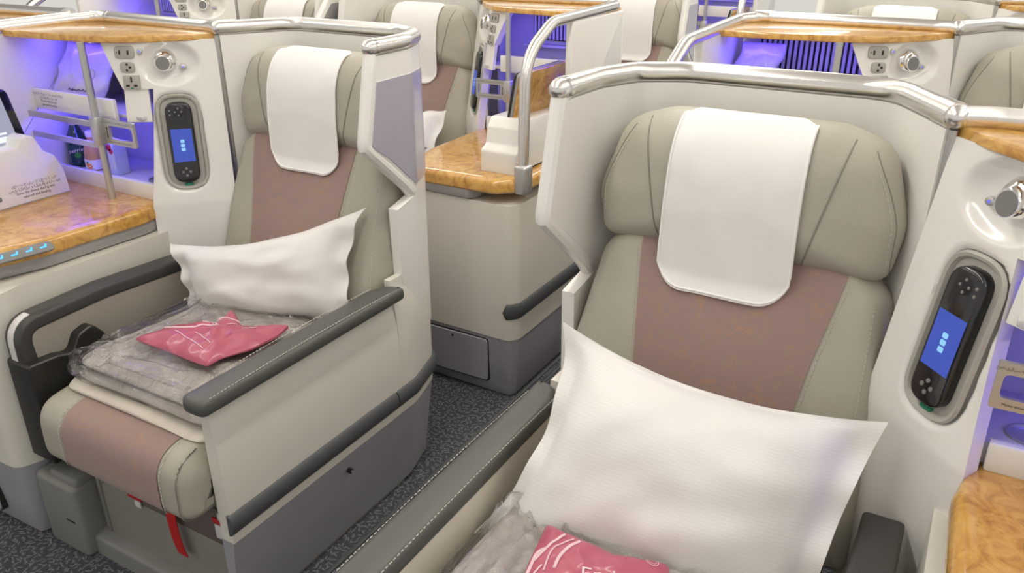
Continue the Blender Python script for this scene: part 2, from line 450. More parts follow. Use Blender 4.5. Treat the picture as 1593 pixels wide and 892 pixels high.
# ------------------------------------------------------------------ unit pieces
RAIL = fillet([(-.278, 0), (-.272, .13), (-.235, .225), (-.15, .272), (.20, .272), (.297, .095)], [0, .06, .06, .07, .09, 0], 6, closed=False)
RZ = 1.172
def make_shell(t):
    f, L = plan_path(RAIL)
    lf = lerp_table([(0.1, .06), (.60, .055), (.79, .05), (.805, .125), (.82, .125), (.964, -.045), (1.155, 0)])
    zs = [.42, .50, .60, .70, .79, .8, .806, .815, .83, .86, .89, .92, .95, .964, .98, 1.02, 1.06, 1.10, 1.13, 1.155]
    mk('back_wall', wall_sheet(f, L, zs, lf, -.013, .013), 'shell_white', t)
    # grey lilac outer panel with a pale rim
    lf2 = lambda z: lf(z) + .014 + (.012 if z < .95 else 0)
    mk('wing_panel', wall_sheet(f, .27, [.835, .86, .89, .92, .95, .964, .98, 1.02, 1.06, 1.10], lf2, .0125, .0155, 0.01), 'lilac', t)
    # front edge bead
    bead = []
    for z in frange(.815, .964, 8) + frange(.97, 1.155, 8):
        p, nr = f(lf(z)); bead.append((p.x, p.y, z))
    mk('edge_bead', tube(bead, .0155, 10, dome=True), 'shell_white', t)
    P = [(p[0], p[1], RZ) for p in RAIL]
    r = mk('rail', tube(resample(P, .012), .0185, 18, dome=True), 'metal', t)
    mk('collar', join(tube([(-.277, .006, RZ), (-.2765, .014, RZ)], .0205, 18)), 'chrome', r)
    mk('collar', tube([(.274, .137, RZ), (.297, .095, RZ)], .0200, 16), 'metal', r)
    mk('corner_trim', tube([(.296, .088, .35), (.296, .088, 1.155)], .0065, 8), 'metal_satin', t)
    # ---- aisle side lower panel
    path = fillet([(-.305, -.57), (-.305, .06), (-.268, .20), (-.18, .262), (-.02, .285)], [0, .09, .09, .09, 0], 6, closed=False)
    g, LL = plan_path(path)
    prof = lerp_table([(.25, 0), (.40, .002), (.50, -.003), (.545, -.012), (.60, -.03), (.64, -.034)])
    low = lambda z: -.004 * (z - .25) / .3
    mk('side_panel', wall_sheet(g, .575, [.252, .27, .3, .34, .38, .42, .46, .50, .52, .545, .565], lambda z: 0.0, prof, lambda z: -.034, .02), 'panel_beige', t)
    mk('rear_panel', wall_sheet(g, LL, [.252, .3, .36, .42, .48, .54, .58, .60, .62], lambda z: .576, lambda z: prof(z) * .6, lambda z: -.036, .012), 'panel_beige', t)
    mk('kick_panel', wall_sheet(g, LL, [.012, .03, .08, .14, .20, .252], lambda z: 0.0, lambda z: -.002 - .028 * max(0, (.252 - z) / .24), lambda z: -.036, .015), 'kick_grey', t)
    bz = [.277, .281, .290, .302, .314, .323, .327]; bd = lerp_table([(.277, .001), (.283, .010), (.302, .013), (.321, .010), (.327, .001)])
    mk('bumper_strip', wall_sheet(g, LL, bz, lambda z: -.006, bd, -.003, .012, lend=lambda z: .545), 'bumper_dark', t)
    mk('bumper_strip', wall_sheet(g, LL, bz, lambda z: .549, bd, -.003, .012), 'bumper_dark', t)
    p, nr = g(.355)
    mk('bolt', stack(circle(.007, 12, p.y, .207), [(0, -.302), (0, -.3105), (-.002, -.312)], side), 'black', t)
    mk('bolt', stack(circle(.003, 10, p.y, .207), [(0, -.305), (0, -.3135)], side), 'metal_satin', t)
    return t

TILT = .15
FACE = smooth_path([(.300, .085), (.361, .020), (.418, -.038), (.472, -.074), (.552, -.096)], 6)
ff, FL = plan_path([(p.x, p.y) for p in FACE])
def face_pos(t0, z0, flip=1):
    p, nr = ff(t0); tt = Vector((nr.y, -nr.x)); N = -nr   # outward = towards the seat and forward
    def pos(a, b, d):
        d = d + TILT * (1.146 - z0 - b)
        return (p.x + tt.x * a * flip + N.x * d, p.y + tt.y * a * flip + N.y * d, z0 + b)
    return pos
BACKREST = {}
def make_seat(label):
    t = thing('airline_seat', label, 'seat')
    make_shell(t)
    # --- cushion with a thick rolled front
    prof = fillet([(-.625, .452), (-.628, .308), (-.545, .308), (-.50, .36), (.05, .36), (.06, .455), (-.50, .468)], [.085, .075, .03, .03, .02, .03, .05], 8)
    prof = ccw(prof); n = len(prof)
    cy = -.30; cz = .385
    def cushion(off, ss, keep=None, endr=0.05):
        V = []; F = []; q = offset(prof, off)
        s_lo, s_hi = ss[0], ss[-1]
        for s in ss:
            e = min(s - s_lo, s_hi - s)
            k = 1.0 if keep or e >= endr else math.sqrt(max(0.0, 1 - (1 - e / endr) ** 2))
            ins = -(1 - k) * .055
            for (a, b) in (offset(q, ins) if ins else q):
                V.append((s, a, b))
        for k in range(len(ss) - 1):
            for i in range(n):
                j = (i + 1) % n
                if keep and not (keep(q[i]) and keep(q[j])): continue
                F.append((k * n + i, k * n + j, (k + 1) * n + j, (k + 1) * n + i))
        if not keep: F.append(tuple(range(n - 1, -1, -1))); F.append(tuple((len(ss) - 1) * n + i for i in range(n)))
        return V, F
    ends = [0, .002, .006, .012, .02, .03, .04, .05]
    ss = [-.268 + e for e in ends] + [-.1, 0, .1] + [.248 - e for e in reversed(ends)]
    c = mk('seat_cushion', cushion(0, ss), 'leather', t)
    ins = mk('cushion_insert', cushion(.0022, frange(-.178, .132, 6), keep=lambda p: p[1] > .335 or p[0] < -.60), 'mauve', c)
    q = offset(prof, .003)
    arc = [p for p in q if p[0] < -.36 and (p[1] > .32)]
    st = sorted(arc, key=lambda p: (p[1] if p[0] < -.58 else 1 + p[0]))
    for s in (-.186, .140):
        mk('stitching', dashes([(s, a, b) for a, b in st], .0011), 'stitch', c)
    mk('seam', tube([(-.232, a, b) for a, b in [(p[0], p[1]) for p in sorted([p for p in offset(prof, .001) if p[0] < -.36 and p[1] > .305], key=lambda p: (p[1] if p[0] < -.58 else 1 + p[0]))]], .0013, 6), 'seam', c)
    # --- backrest in its leaning plane: w = height along the back
    th = math.radians(20)
    def bp(a, b, d): return (a, -.035 + b * math.sin(th) - d * math.cos(th), .44 + b * math.cos(th) + d * math.sin(th))
    outl = fillet([(-.262, 0), (-.262, .28), (-.235, .46), (-.19, .52), (.21, .52), (.266, .46), (.284, .28), (.284, 0)], [.02, .1, .05, .05, .05, .05, .1, .02], 6)
    bvf = puffy(outl, .05, .045, bp, 6, 5, .008, back=-.06)
    b = mk('backrest', bvf, 'leather', t)
    tr = bvh(bvf)
    lft = lerp_table([(.42, -.15), (.60, -.122), (.70, -.120), (.92, -.150)]); rgt = lerp_table([(.42, .15), (.60, .150), (.70, .158), (.78, .170), (.92, .198)])
    def patch(off, grow=0.0):
        def fn(u, w_):
            z = .50 + .417 * w_; s = lft(z) - grow + (rgt(z) - lft(z) + 2 * grow) * u
            v = hit(tr, s, z, off=off); zz = z
            while v is None and zz > .6: zz -= .004; v = hit(tr, s, zz, off=off)
            return (s, (v if v is not None else .1) + (z - zz) * .36, z)
        return fn
    mk('backrest_insert', slab_grid(16, 28, patch(.0030), patch(-.006)), 'mauve', b)
    for fn in (lambda z: lft(z) - .007, lambda z: rgt(z) + .007):
        mk('stitching', dashes([(fn(z), hit(tr, fn(z), z, off=.001) or .1, z) for z in frange(.52, .90, 30)], .0009), 'stitch', b)
    for s0, s1 in ((-.246, -.222), (.256, .243)):
        mk('stitching', dashes([(s0 + (s1 - s0) * k, hit(tr, s0 + (s1 - s0) * k, z, off=.001) or .1, z) for k, z in zip(frange(0, 1, 24), frange(.56, .87, 24))], .0009), 'stitch', b)
    # --- headrest
    def hp(a, b, d): return (a, .150 + b * .10 - d - .16 * max(0, abs(a - .008) - .13) ** 1.5, b)
    ho = fillet([(-.235, .898), (.250, .898), (.263, .99), (.225, 1.108), (.15, 1.132), (-.135, 1.132), (-.21, 1.108), (-.250, .99)], [.03, .03, .09, .06, .08, .08, .06, .09], 6)
    ho = ccw([(p.x, p.y) for p in resample([(*p, 0) for p in ho + [ho[0]]], .012)][:-1])
    nh = len(ho); hV = []; hF = []
    lays = [(.93, .93, -.04), (.985, .975, -.02), (1, 1, .0)]
    for k in range(1, 15):
        a = PI / 2 * k / 14
        q = math.cos(a); lays.append((.02 + .98 * (1 - (1 - q) ** 1.35 * .96), .02 + .98 * (1 - (1 - q) ** 1.15 * .96), .088 * math.sin(a) ** .9))
    for fx, fz, d in lays:
        hV += [hp(.008 + (x - .008) * fx, 1.010 + (z_ - 1.010) * fz, d) for x, z_ in ho]
    for k in range(len(lays) - 1):
        for i in range(nh): hF.append((k * nh + i, k * nh + (i + 1) % nh, (k + 1) * nh + (i + 1) % nh, (k + 1) * nh + i))
    hF.append(tuple(range(nh - 1, -1, -1))); hF.append(tuple((len(lays) - 1) * nh + i for i in range(nh)))
    hvf = ([(x, y - .10, z_) for x, y, z_ in hV], hF)
    h = mk('headrest', hvf, 'leather', t, ang=80)
    ht = bvh(hvf)
    def on_head(pts, off=.0008): return [(s, hit(ht, s, z, off=off), z) for s, z in pts if hit(ht, s, z, off=off) is not None]
    mk('seam', tube(on_head([(.155 + .0 * k, z) if False else (.122 + .045 * (z - .91) / .2, z) for k, z in enumerate(frange(.912, 1.118, 16))]), .0014, 6), 'seam', h)
    mk('seam', tube(on_head([(-.115 - .045 * (z - .91) / .2, z) for z in frange(.912, 1.118, 16)]), .0014, 6), 'seam', h)
    for sg, c0 in ((1, .008), (-1, .008)):
        arc = [(c0 + sg * (.236 - .30 * max(0, z - .99) ** 1.35 * 3.0), z) for z in frange(.905, 1.105, 26)]
        mk('stitching', dashes(on_head(arc), .0009), 'stitch', h)
        arc = [(c0 + sg * (.2415 - .30 * max(0, z - .99) ** 1.35 * 3.0), z) for z in frange(.905, 1.105, 26)]
        mk('seam', tube(on_head(arc, 0), .0012, 5), 'seam', h)
    BACKREST['head'] = ht; BACKREST['back'] = tr
    # --- aisle arm: padded top on the side panel
    arm = stack(fillet([(-.320, -.60), (-.255, -.60), (-.255, -.04), (-.278, .015), (-.320, .022)], [.022, .022, .03, .03, .008], 5), rounded(.572, .607, .012, 3), lambda a, b, d: (a, b, d + .006 * math.sin(PI * min(1, max(0, (b + .6) / .62)))))
    a_ = mk('aisle_armrest', arm, 'leather_grey', t)
    for s in (-.314, -.258):
        mk('stitching', dashes([(s, v, .6075 + .006 * math.sin(PI * (v + .6) / .62) - .0012) for v in frange(-.575, -.03, 40)], .0009), 'stitch', a_)
    mk('arm_liner', box(-.272, -.262, -.565, .02, .36, .57, .003), 'cream', t)
    # --- console side arm
    ac = fillet([(-.568, .505), (-.568, .594), (-.36, .603), (-.08, .591)], [0, .055, .3, 0], 10, closed=False)
    ac = [(p.x, p.y) for p in resample([(*p, 0) for p in ac], .010)]
    sec = ccw(rrect(.060, .034, .010, 4))
    def side_sweep(path, section, s_mid, off=0.0):
        V = []; F = []; n = len(section)
        for i, p in enumerate(path):
            a_, b_ = Vector(path[max(0, i - 1)]), Vector(path[min(len(path) - 1, i + 1)]); tt = (b_ - a_).normalized(); nn = Vector((-tt.y, tt.x))
            for x, y in section: V.append((s_mid + x, p[0] + nn.x * (y + off), p[1] + nn.y * (y + off)))
        for k in range(len(path) - 1):
            for i in range(n): F.append((k * n + i, k * n + (i + 1) % n, (k + 1) * n + (i + 1) % n, (k + 1) * n + i))
        F.append(tuple(range(n - 1, -1, -1))); F.append(tuple((len(path) - 1) * n + i for i in range(n)))
        return V, F
    mk('console_armrest', side_sweep(ac, sec, .322), 'leather_dark', t)
    mk('arm_roller', side_sweep([p for p in ac if p[0] < -.530 and p[1] > .513], ccw(rrect(.022, .003, .001, 2)), .324, .0170), 'tag_white', t)
    mk('arm_panel', stack(fillet([(-.545, .42), (-.09, .42), (-.09, .588), (-.555, .588)], .02, 4), [(0, .296), (0, .33)], side), 'arm_taupe', t)
    br = fillet([(-.590, .25), (-.590, .515), (-.52, .512), (-.485, .502), (-.462, .54), (-.425, .552), (-.40, .52), (-.385, .48), (-.39, .39), (-.54, .39), (-.55, .25)], [.01, .01, .02, .02, .02, .02, .02, .03, .02, .02, .01], 5)
    mk('arm_bracket', stack(br, [(-.003, .268), (0, .271), (0, .352), (-.003, .355)], side), 'bracket_dark', t)
    # --- leg rest front, straps, base
    lp = mk('leg_panel', box(-.272, .20, -.545, -.53, .05, .33, .004), 'foot_panel', t)
    mk('hinge_strip', box(.178, .186, -.549, -.54, .06, .33, .001), 'plastic_grey', lp)
    mk('pocket', box(-.24, .015, -.5505, -.544, .205, .30, .002), 'pocket_brown', lp)
    for z in (.245, .215): mk('screw', stack(circle(.005, 10, .167, z), [(0, -.545), (0, -.549)], front), 'metal_satin', lp)
    mk('slot', box(.02, .075, -.5465, -.544, .216, .262, .001), 'dark_gap', lp)
    mk('strap', box(.022, .068, -.5525, -.5465, .214, .231, .002), 'red_strap', lp)
    mk('strap', slab_grid(4, 8, lambda u, w_: (-.078 - .03 * u - .02 * w_, -.556 - .012 * math.sin(w_ * 2.5), .295 - .165 * w_), lambda u, w_: (-.078 - .03 * u - .02 * w_, -.5535 - .012 * math.sin(w_ * 2.5), .295 - .165 * w_)), 'red_strap', lp)
    mk('strap', box(-.268, -.225, -.5555, -.5505, .265, .278, .002), 'red_strap', lp)
    for a in (.028, .045): pass
    mk('strap_tag', box(.024, .044, -.554, -.550, .196, .214, .001), 'tag_white', lp)
    mk('strap_tag', box(.030, .044, -.553, -.549, .243, .268, .001), 'tag_white', lp)
    mk('strap_tag', box(-.258, -.232, -.556, -.551, .228, .263, .001), 'tag_white', lp)
    mk('strap_tag', box(-.262, -.245, -.556, -.551, .279, .297, .001), 'tag_white', lp)
    bs = mk('seat_base', join(stack(fillet([(-.575, .0), (-.575, .052), (-.54, .062), (.03, .062), (.03, 0)], [0, .012, .012, .01, 0], 4), [(0, -.27), (0, .215)], side)), 'plastic_grey', t)
    mk('tray', join(stack(rrect(.155, .11, .02, 4, .285, -.545), rounded(.0, .205, .012, 3), up), stack(rrect(.10, .075, .012, 4, .262, -.55), rounded(.196, .222, .006, 2), up)), 'plastic_grey', t)
    mk('latch_slot', box(.23, .262, -.6015, -.599, .10, .104, .0005), 'dark_gap', bs)
    return t

def make_cover(label):
    """white cloth over the headrest"""
    ht = BACKREST['head']; rnd = random.Random(3)
    hw = .112
    bt_ = BACKREST['back']; hw = .108
    def prof(s, k):
        """k 0..1: front bottom -> top -> over the back"""
        ztop = 1.140
        if k < .80:
            z = .845 + (ztop - .014 - .845) * (k / .80)
            v = min((hit(ht, s, zz, off=.004) or .08) for zz in frange(min(max(z, .95), 1.112), 1.112, 10))
            vb = hit(bt_, s, z, off=.007)
            if vb is not None: v = min(v, vb)
            if z > 1.112: v += (z - 1.112) * 1.2
            return v, z
        q = (k - .80) / .20; v0 = (hit(ht, s, 1.112, off=.004) or .08) + .014 * 1.2
        return v0 + .058 * q, ztop - .014 + .012 * math.sin(min(1, q * 1.8) * PI / 2) - .030 * max(0, q - .35) ** 2 - .10 * max(0, abs(s) / hw - .8) * q
    def fn(off):
        def g(u, k):
            s = -1 + 2 * u
            bot = 0.0
            c = .55
            if abs(s) > c: bot = .155 * (1 - math.sqrt(max(0, 1 - ((abs(s) - c) / (1 - c)) ** 2)))
            kk = bot + (1 - bot) * k
            W = hw + .006 * (1 - kk)
            ss = .002 + s * W
            v, z = prof(ss, kk)
            v += -.0012 * (1 + math.sin(s * 5 + kk * 9)) * (1 - kk) - .0015 * noise.noise(Vector((ss * 25, z * 18, 3)))
            return (ss, v - off, z)
        return g
    o = mk('headrest_cover', slab_grid(34, 44, fn(.0022), fn(0)), 'cloth_white', None, org=(0, .05, .84))
    tag(o, label, 'headrest cover')
    g = fn(.0026)
    edge = [g(0.012, k) for k in frange(.9, 0.02, 40)] + [g(u, .012) for u in frange(.012, .988, 40)] + [g(.988, k) for k in frange(.02, .9, 40)]
    mk('hem', tube(edge, .0022, 6), 'hem_white', o)
    return o

def make_console(label):
    t = thing('side_console', label, 'console', (.55, -.2, 0))
    # ---- lower body
    low = fillet([(.378, .26), (.378, -.50), (.362, -.555), (.385, -.622), (.835, -.632), (.858, -.60), (.858, .26)], [.0, .03, .04, .04, .03, .03, 0], 6)
    mk('lower_body', stack(low, [(0, .215), (0, .50), (-.003, .66)], up), 'panel_beige', t)
    ks = mk('kick_base', stack(low, [(-.02, .004), (-.012, .03), (-.004, .12), (-.002, .216)], up), 'kick_grey', t)
    g, LL = plan_path([(p[0], p[1]) for p in fillet([(.80, -.631), (.835, -.632), (.858, -.60), (.858, .26)], [0, .03, .03, 0], 6, closed=False)])
    bd = lerp_table([(.288, -.001), (.294, -.008), (.315, -.010), (.336, -.008), (.342, -.001)])
    mk('bumper_strip', wall_sheet(g, LL, [.288, .291, .298, .315, .332, .339, .342], lambda z: .02 + .01 * abs(z - .315) / .03, bd, .004, .008), 'bumper_dark', t)
    dr = mk('kick_door', stack(rrect(.255, .15, .012, 4, .63, .125), [(0, -.615), (0, -.6300), (-.002, -.6325)], front), 'kick_grey', ks)
    mk('door_gap', stack(rrect(.262, .157, .014, 4, .63, .125), [(0, -.615), (0, -.6292)], front), 'dark_gap', ks)
    mk('lock', stack(circle(.004, 10, .625, .185), [(0, -.630), (0, -.6345)], front), 'black', dr)
    mk('bolt', stack(circle(.006, 10, -.235, .22), [(0, .85), (0, .862)], side), 'black', ks)
    # ---- slide and burl side table
    mk('table_slide', stack(fillet([(.42, -.03), (.402, -.15), (.413, -.42), (.46, -.585), (.50, -.630), (.70, -.636), (.72, -.60), (.72, .05), (.40, .05)], .02, 4), rounded(.662, .694, .006, 2), up), 'slide_grey', t)
    tab = fillet([(.43, .0), (.412, -.06), (.395, -.15), (.405, -.42), (.455, -.595), (.50, -.640), (.79, -.640), (.862, -.575), (.862, .06), (.36, .06)], [0, .03, .05, .06, .05, .04, .05, .04, 0, 0], 6)
    tb = mk('side_table', stack(tab, [(-.006, .692), (0, .698), (0, .716), (-.002, .724), (-.007, .7305), (-.015, .734), (-.03, .735)], up), 'burl_wood', t)
    # seat control strip on the inner table edge
    cp = lambda a, b, d: (.395 - .010 * 0 + b * .8 - d * .55 - a * .17 * 1, -.475 + a, .722 + b * .55 + d * .8)
    ctl = mk('control_strip', stack(rrect(.135, .030, .014, 5), rounded(.0, .0075, .003, 2), cp), 'plastic_grey', tb)
    for k in range(4):
        mk('control_icon', stack(fillet([(-.009, -.004), (.004, -.004), (.009, .006), (.005, .006), (.002, .0), (-.009, 0)], .001, 2), [(0, .007), (0, .0084)], lambda a, b, d, k=k: cp(-.047 + .031 * k + a, b, d)), 'icon_blue', ctl)
    # ---- tall part: top, back, end wall
    top = fillet([(.300, .095), (.342, .034), (.392, -.024), (.455, -.086), (.55, -.120), (.68, -.138), (.862, -.150), (.862, .085), (.81, .135), (.300, .135)], [.0, .03, .05, .06, .06, .06, .02, .03, .03, .02], 6)
    mk('top_board', stack(top, [(-.002, 1.144), (0, 1.146), (0, 1.157), (-.002, 1.160), (-.006, 1.161)], up), 'burl_wood', t)
    mk('back_panel', box(.31, .85, .118, .134, .20, 1.145, .002), 'shell_white', t)
    ew = mk('end_wall', stack(fillet([(-.295, .735), (-.295, 1.152), (.09, 1.152), (.09, .735)], [.004, .02, .01, 0], 5), rounded(.842, .866, .006, 3), side), 'shell_white', t)
    P = fillet([(.852, -.575, .70), (.852, -.560, 1.08), (.852, -.40, 1.158), (.852, .06, 1.168), (.80, .125, RZ), (.34, .110, RZ), (.297, .095, RZ)], [0, .16, .12, .08, .06, .05, 0], 10, closed=False)
    r = mk('rail', tube(resample(P, .012), .0165, 16, dome=True), 'metal', t)
    mk('rail_foot', stack(rrect(.042, .050, .012, 4, .855, -.575), rounded(.690, .775, .008, 3), up), 'metal_satin', r)
    mk('rail_post', tube([(.62, .119, 1.16), (.62, .119, 1.17)], .007, 10), 'metal', r)
    mk('rail_collar', tube([(.822, .100, RZ), (.80, .124, RZ), (.77, .1245, RZ)], .0180, 16), 'metal', r)
    # ---- white face with the sockets, lamp and handset bay
    TN = .165
    def bowl(tt, z):
        a = (tt - .122) / .075; b = (z - 1.088) / .055
        b = b if b < 0 else b * .9
        d = a * a * (1.0 if a > 0 else .8) + b * b
        e = max(0.0, 1 - d ** 1.5) if d < 1 else 0
        a2 = (tt - .115) / .060; b2 = (z - .892) / .128
        d2 = abs(a2) ** 3.2 + abs(b2) ** 5
        e2 = min(1, max(0, (1 - d2) / .35))
        # outward flare at the foot
        fo = max(0, (.80 - z) / .3) ** 1.6 * .02 + TILT * (1.146 - max(z, .735))
        return -.020 * e * e * (3 - 2 * e) - .013 * e2 * e2 * (3 - 2 * e2) + fo
    def face(t0, t1, z0, z1, nu, nv, slope=None):
        def fn(dd):
            def h(u, q):
                z = z0 + (z1 - z0) * q; a1 = t1 + (slope(z) if slope else 0); tt = t0 + (a1 - t0) * u
                p, nr = ff(tt); d = bowl(tt, z) + dd
                return (p.x - nr.x * d, p.y - nr.y * d, z)
            return h
        return slab_grid(nu, nv, fn(0), fn(-.026))
    fc = mk('console_face', join(face(0, TN, .42, 1.0301, 36, 92, lambda z: .12 * (1.03 - max(z, .735)))), 'gloss_white', t, ang=60)
    mk('console_face', face(0, .235, 1.030, 1.147, 48, 44, lambda z: .055 * (z - 1.03) / .115), 'gloss_white', t, ang=60)
    fp = face_pos
    def flap(dd): return lambda u, q: (lambda p, nr, z: (p.x - nr.x * (TILT * (1.146 - z) + dd), p.y - nr.y * (TILT * (1.146 - z) + dd), z))(*ff(.178 + .057 * u), .947 + .085 * q)
    mk('face_flap', slab_grid(10, 6, flap(-.004), flap(-.016)), 'gloss_white', t)
    # handset bay ring
    pos = fp(.115, .892)
    ring_o = ccw(rrect(.112, .246, .05, 8)); ring_i = offset(ring_o, -.012)
    n = len(ring_o); V = []; F = []
    for pts, d in ((ring_o, -.004), (offset(ring_o, -.003), .0008), (offset(ring_i, .004), -.001), (ring_i, -.0075)): V += [pos(a, b, d) for a, b in pts]
    for k in range(3):
        for i in range(n): F.append((k * n + i, k * n + (i + 1) % n, (k + 1) * n + (i + 1) % n, (k + 1) * n + i))
    F.append(tuple(3 * n + i for i in range(n)))
    bay = mk('handset_bay', (V, F), 'dock_grey', fc)
    mk('release_button', stack(fillet([(-.011, -.114), (.011, -.114), (.011, -.106), (-.011, -.106)], .003, 3), [(0, -.011), (0, -.002), (-.002, 0)], pos), 'green_led', bay)
    # sockets
    for (t0, z0, wd, ht, kind) in ((.222, 1.120, .050, .030, 0), (.218, 1.084, .037, .026, 1), (.212, 1.047, .042, .034, 2)):
        ps = fp(t0, z0)
        so = mk('socket', stack(rrect(wd, ht, .009 if kind < 2 else .003, 4), rounded(-.003, .0035, .0015, 2, False), ps), 'socket_grey', fc)
        hole = lambda cx, cy, w_, h_: mk('socket_hole', stack(rrect(w_, h_, min(w_, h_) * .45 if kind == 1 else .0005, 3, cx, cy), [(0, .003), (0, .0041)], ps), 'black', so)
        if kind == 0: hole(-.010, 0, .0045, .011); hole(.011, 0, .0045, .011); hole(.019, 0, .0025, .0025)
        elif kind == 1: hole(0, .007, .006, .006); hole(-.007, 0, .006, .006); hole(.001, -.007, .006, .006)
        else:
            hole(0, .010, .0045, .008); hole(0, .003, .005, .005); hole(-.010, -.008, .009, .005); hole(.010, -.008, .009, .005)
            mk('socket_light', stack(rrect(.008, .003, .001, 2, 0, -.0135), [(0, .003), (0, .0042)], ps), 'green_led', so)
    ps = fp(.185, 1.122)
    bt = mk('call_button', stack(circle(.0078, 16), rounded(-.002, .004, .002, 2, False), ps), 'metal_satin', fc)
    mk('button_light', stack(circle(.0025, 10), [(0, .003), (0, .0046)], ps), 'button_blue', bt)
    # reading lamp
    ps = fp(.130, 1.098)
    lamp = mk('reading_lamp', stack(circle(.0235, 24), [(.004, -.026), (.004, -.008), (.001, -.004), (0, -.002)], ps), 'chrome', fc)
    tilt = lambda a, b, d: ps(a + d * .25, b - d * .35, d)
    mk('lamp_ring', stack(circle(.0200, 24), [(.0025, -.012), (.0025, .004), (0, .006), (0, .012), (-.0015, .014), (-.003, .014)], tilt), 'chrome', lamp)
    mk('lamp_lens', stack(circle(.0168, 24), [(0, .008), (0, .0146)], tilt), 'lens_grey', lamp)
    ps2 = fp(.088, 1.080)
    lb = mk('lamp_button', stack(circle(.0085, 16, ry=.0065), rounded(-.024, -.006, .002, 2, False), ps2), 'metal_satin', fc)
    mk('button_light', stack(circle(.0022, 10), [(0, -.007), (0, -.0052)], ps2), 'button_blue', lb)
    # ---- niche
    mk('niche_back', box(.40, .845, .10, .115, .735, 1.146, .001), 'niche_white', t)
    mk('niche_cheek', box(.405, .418, .030, .10, .735, 1.146, .002), 'niche_white', t)
    sh = mk('shelf', box(.418, .842, -.085, .10, .952, .962, .002), 'niche_white', t)
    fr = mk('shelf_front', box(.4975, .842, -.106, -.092, .945, 1.002, .004), 'gloss_white', t)
    mk('bottle_shelf', box(.42, .842, -.07, .10, .736, .770, .002), 'niche_white', t)
    mk('shelf_lip', box(.425, .842, -.085, -.068, .734, .780, .004), 'gloss_white', t)
    mk('cup_holder', stack(circle(.032, 24, .475, -.025, ry=.028), [(0, .7705), (0, .7745), (-.004, .7745), (-.005, .771)], up), 'metal_satin', t)
    led1 = mk('light_strip', box(.47, .83, -.045, -.030, 1.143, 1.1465, .0005), 'led_violet', t)
    led2 = mk('light_strip', box(.53, .83, -.085, -.070, .949, .9525, .0005), 'led_violet', t)
    # air vent louvres on the niche back
    vt = mk('vent', box(.52, .80, .094, .101, 1.035, 1.128, .002), 'dark_gap', t)
    for k in range(19): mk('vent_slat', box(.526 + k * .0148, .5345 + k * .0148, .088, .096, 1.038, 1.125, .001), 'niche_white', vt)
    mk('vent_ledge', box(.50, .82, .06, .10, 1.014, 1.022, .002), 'niche_white', t)
    # pole, guard bars and latch
    mk('pole', tube([(.545, -.128, .734), (.545, -.128, 1.146)], .0095, 14), 'metal_satin', t)
    gz = 0 if CTX['m'] < 0 else -.035
    gd = mk('guard_slider', stack(rrect(.030, .026, .008, 4, .545, -.130), rounded(.884 + gz, .958 + gz, .003, 2), up), 'metal_satin', t)
    for z in (.936, .880): mk('guard_bar', stack(rrect(.30, .016, .004, 3, .698, z + gz), [(-.001, -.126), (0, -.127), (0, -.131), (-.001, -.132)], front), 'metal_satin', gd)
    def ringplate(o_, i_, d0, d1, pos):
        o_ = ccw(o_); i_ = ccw(i_); n = len(o_); V = [pos(a, b, d0) for a, b in o_] + [pos(a, b, d0) for a, b in i_] + [pos(a, b, d1) for a, b in o_] + [pos(a, b, d1) for a, b in i_]
        F = []
        for i in range(n):
            j = (i + 1) % n; F += [(i, j, n + j, n + i), (2 * n + i, 3 * n + i, 3 * n + j, 2 * n + j), (i, 2 * n + i, 2 * n + j, j), (n + i, n + j, 3 * n + j, 3 * n + i)]
        return V, F
    lt = mk('guard_latch', ringplate(rrect(.128, .066, .004, 4, .472, .921 + gz), rrect(.092, .034, .008, 4, .463, .921 + gz), -.116, -.123, front), 'metal_satin', gd)
    m = CTX['m']
    tp = lambda cx, cz: (lambda a, b, d: (cx + m * a, -.1236, cz + gz + b))
    mk('lettering', lettering(['Move down for taxi, take-off and landing'], .0056, tp(.468, .8955)), 'ink', lt)
    mk('lettering', lettering(['حرك للأسفل أثناء سير الطائرة و الإقلاع و الهبوط'], .0050, tp(.468, .9465)), 'ink', lt)
    mk('arrow', stack(fillet([(x_, z_ + gz) for x_, z_ in [(.516, .935), (.519, .928), (.5172, .928), (.5172, .910), (.519, .910), (.516, .903), (.513, .910), (.5148, .910), (.5148, .928), (.513, .928)]], .0001, 1), [(0, -.122), (0, -.1238)], front), 'ink', lt)
    tq = lambda a, b, d: (.775 + m * a, -.1066, .975 + b)
    mk('lettering', lettering(['ممنوع التخزين أثناء سير الطائرة', 'في الإقلاع و الهبوط', 'No stowage for taxi,', 'take-off and landing'], .0085, tq, 1.2), 'ink', fr)
    # ---- tablet dock
    dk = fillet([(-.565, .733), (-.565, .800), (-.535, .814), (-.525, .862), (-.50, .890), (-.30, .885), (-.262, .885), (-.252, .905), (-.232, .912), (-.212, .905), (-.195, .862), (-.168, .845), (-.150, .80), (-.145, .733)], [.004, .012, .012, .015, .015, .02, .01, .01, .01, .01, .012, .012, .015, .004], 4)
    d_ = mk('tablet_dock', stack(dk, [(-.006, .700), (-.002, .702), (0, .707), (0, .815), (-.003, .822), (-.009, .825)], side), 'gloss_white', t)
    tr_ = lambda a, b, d: (.6995, -.235 - m * -1 * -a * 1.0 if False else -.24 - (-a if m < 0 else a), .772 + b)
    mk('lettering', lettering(['يجب تخزين هذا الجهاز أثناء', 'سير الطائرة و الإقلاع و الهبوط', 'Stow the device during taxi,', 'take-off and landing'], .0095, tr_, 1.2), 'ink', d_)
    mk('dock_button', stack(rrect(.022, .013, .006, 4, -.345, .765), rounded(.001, .005, .002, 2, False), lambda a, b, d: (.700 - d, a, b)), 'plastic_grey', d_)
    return t

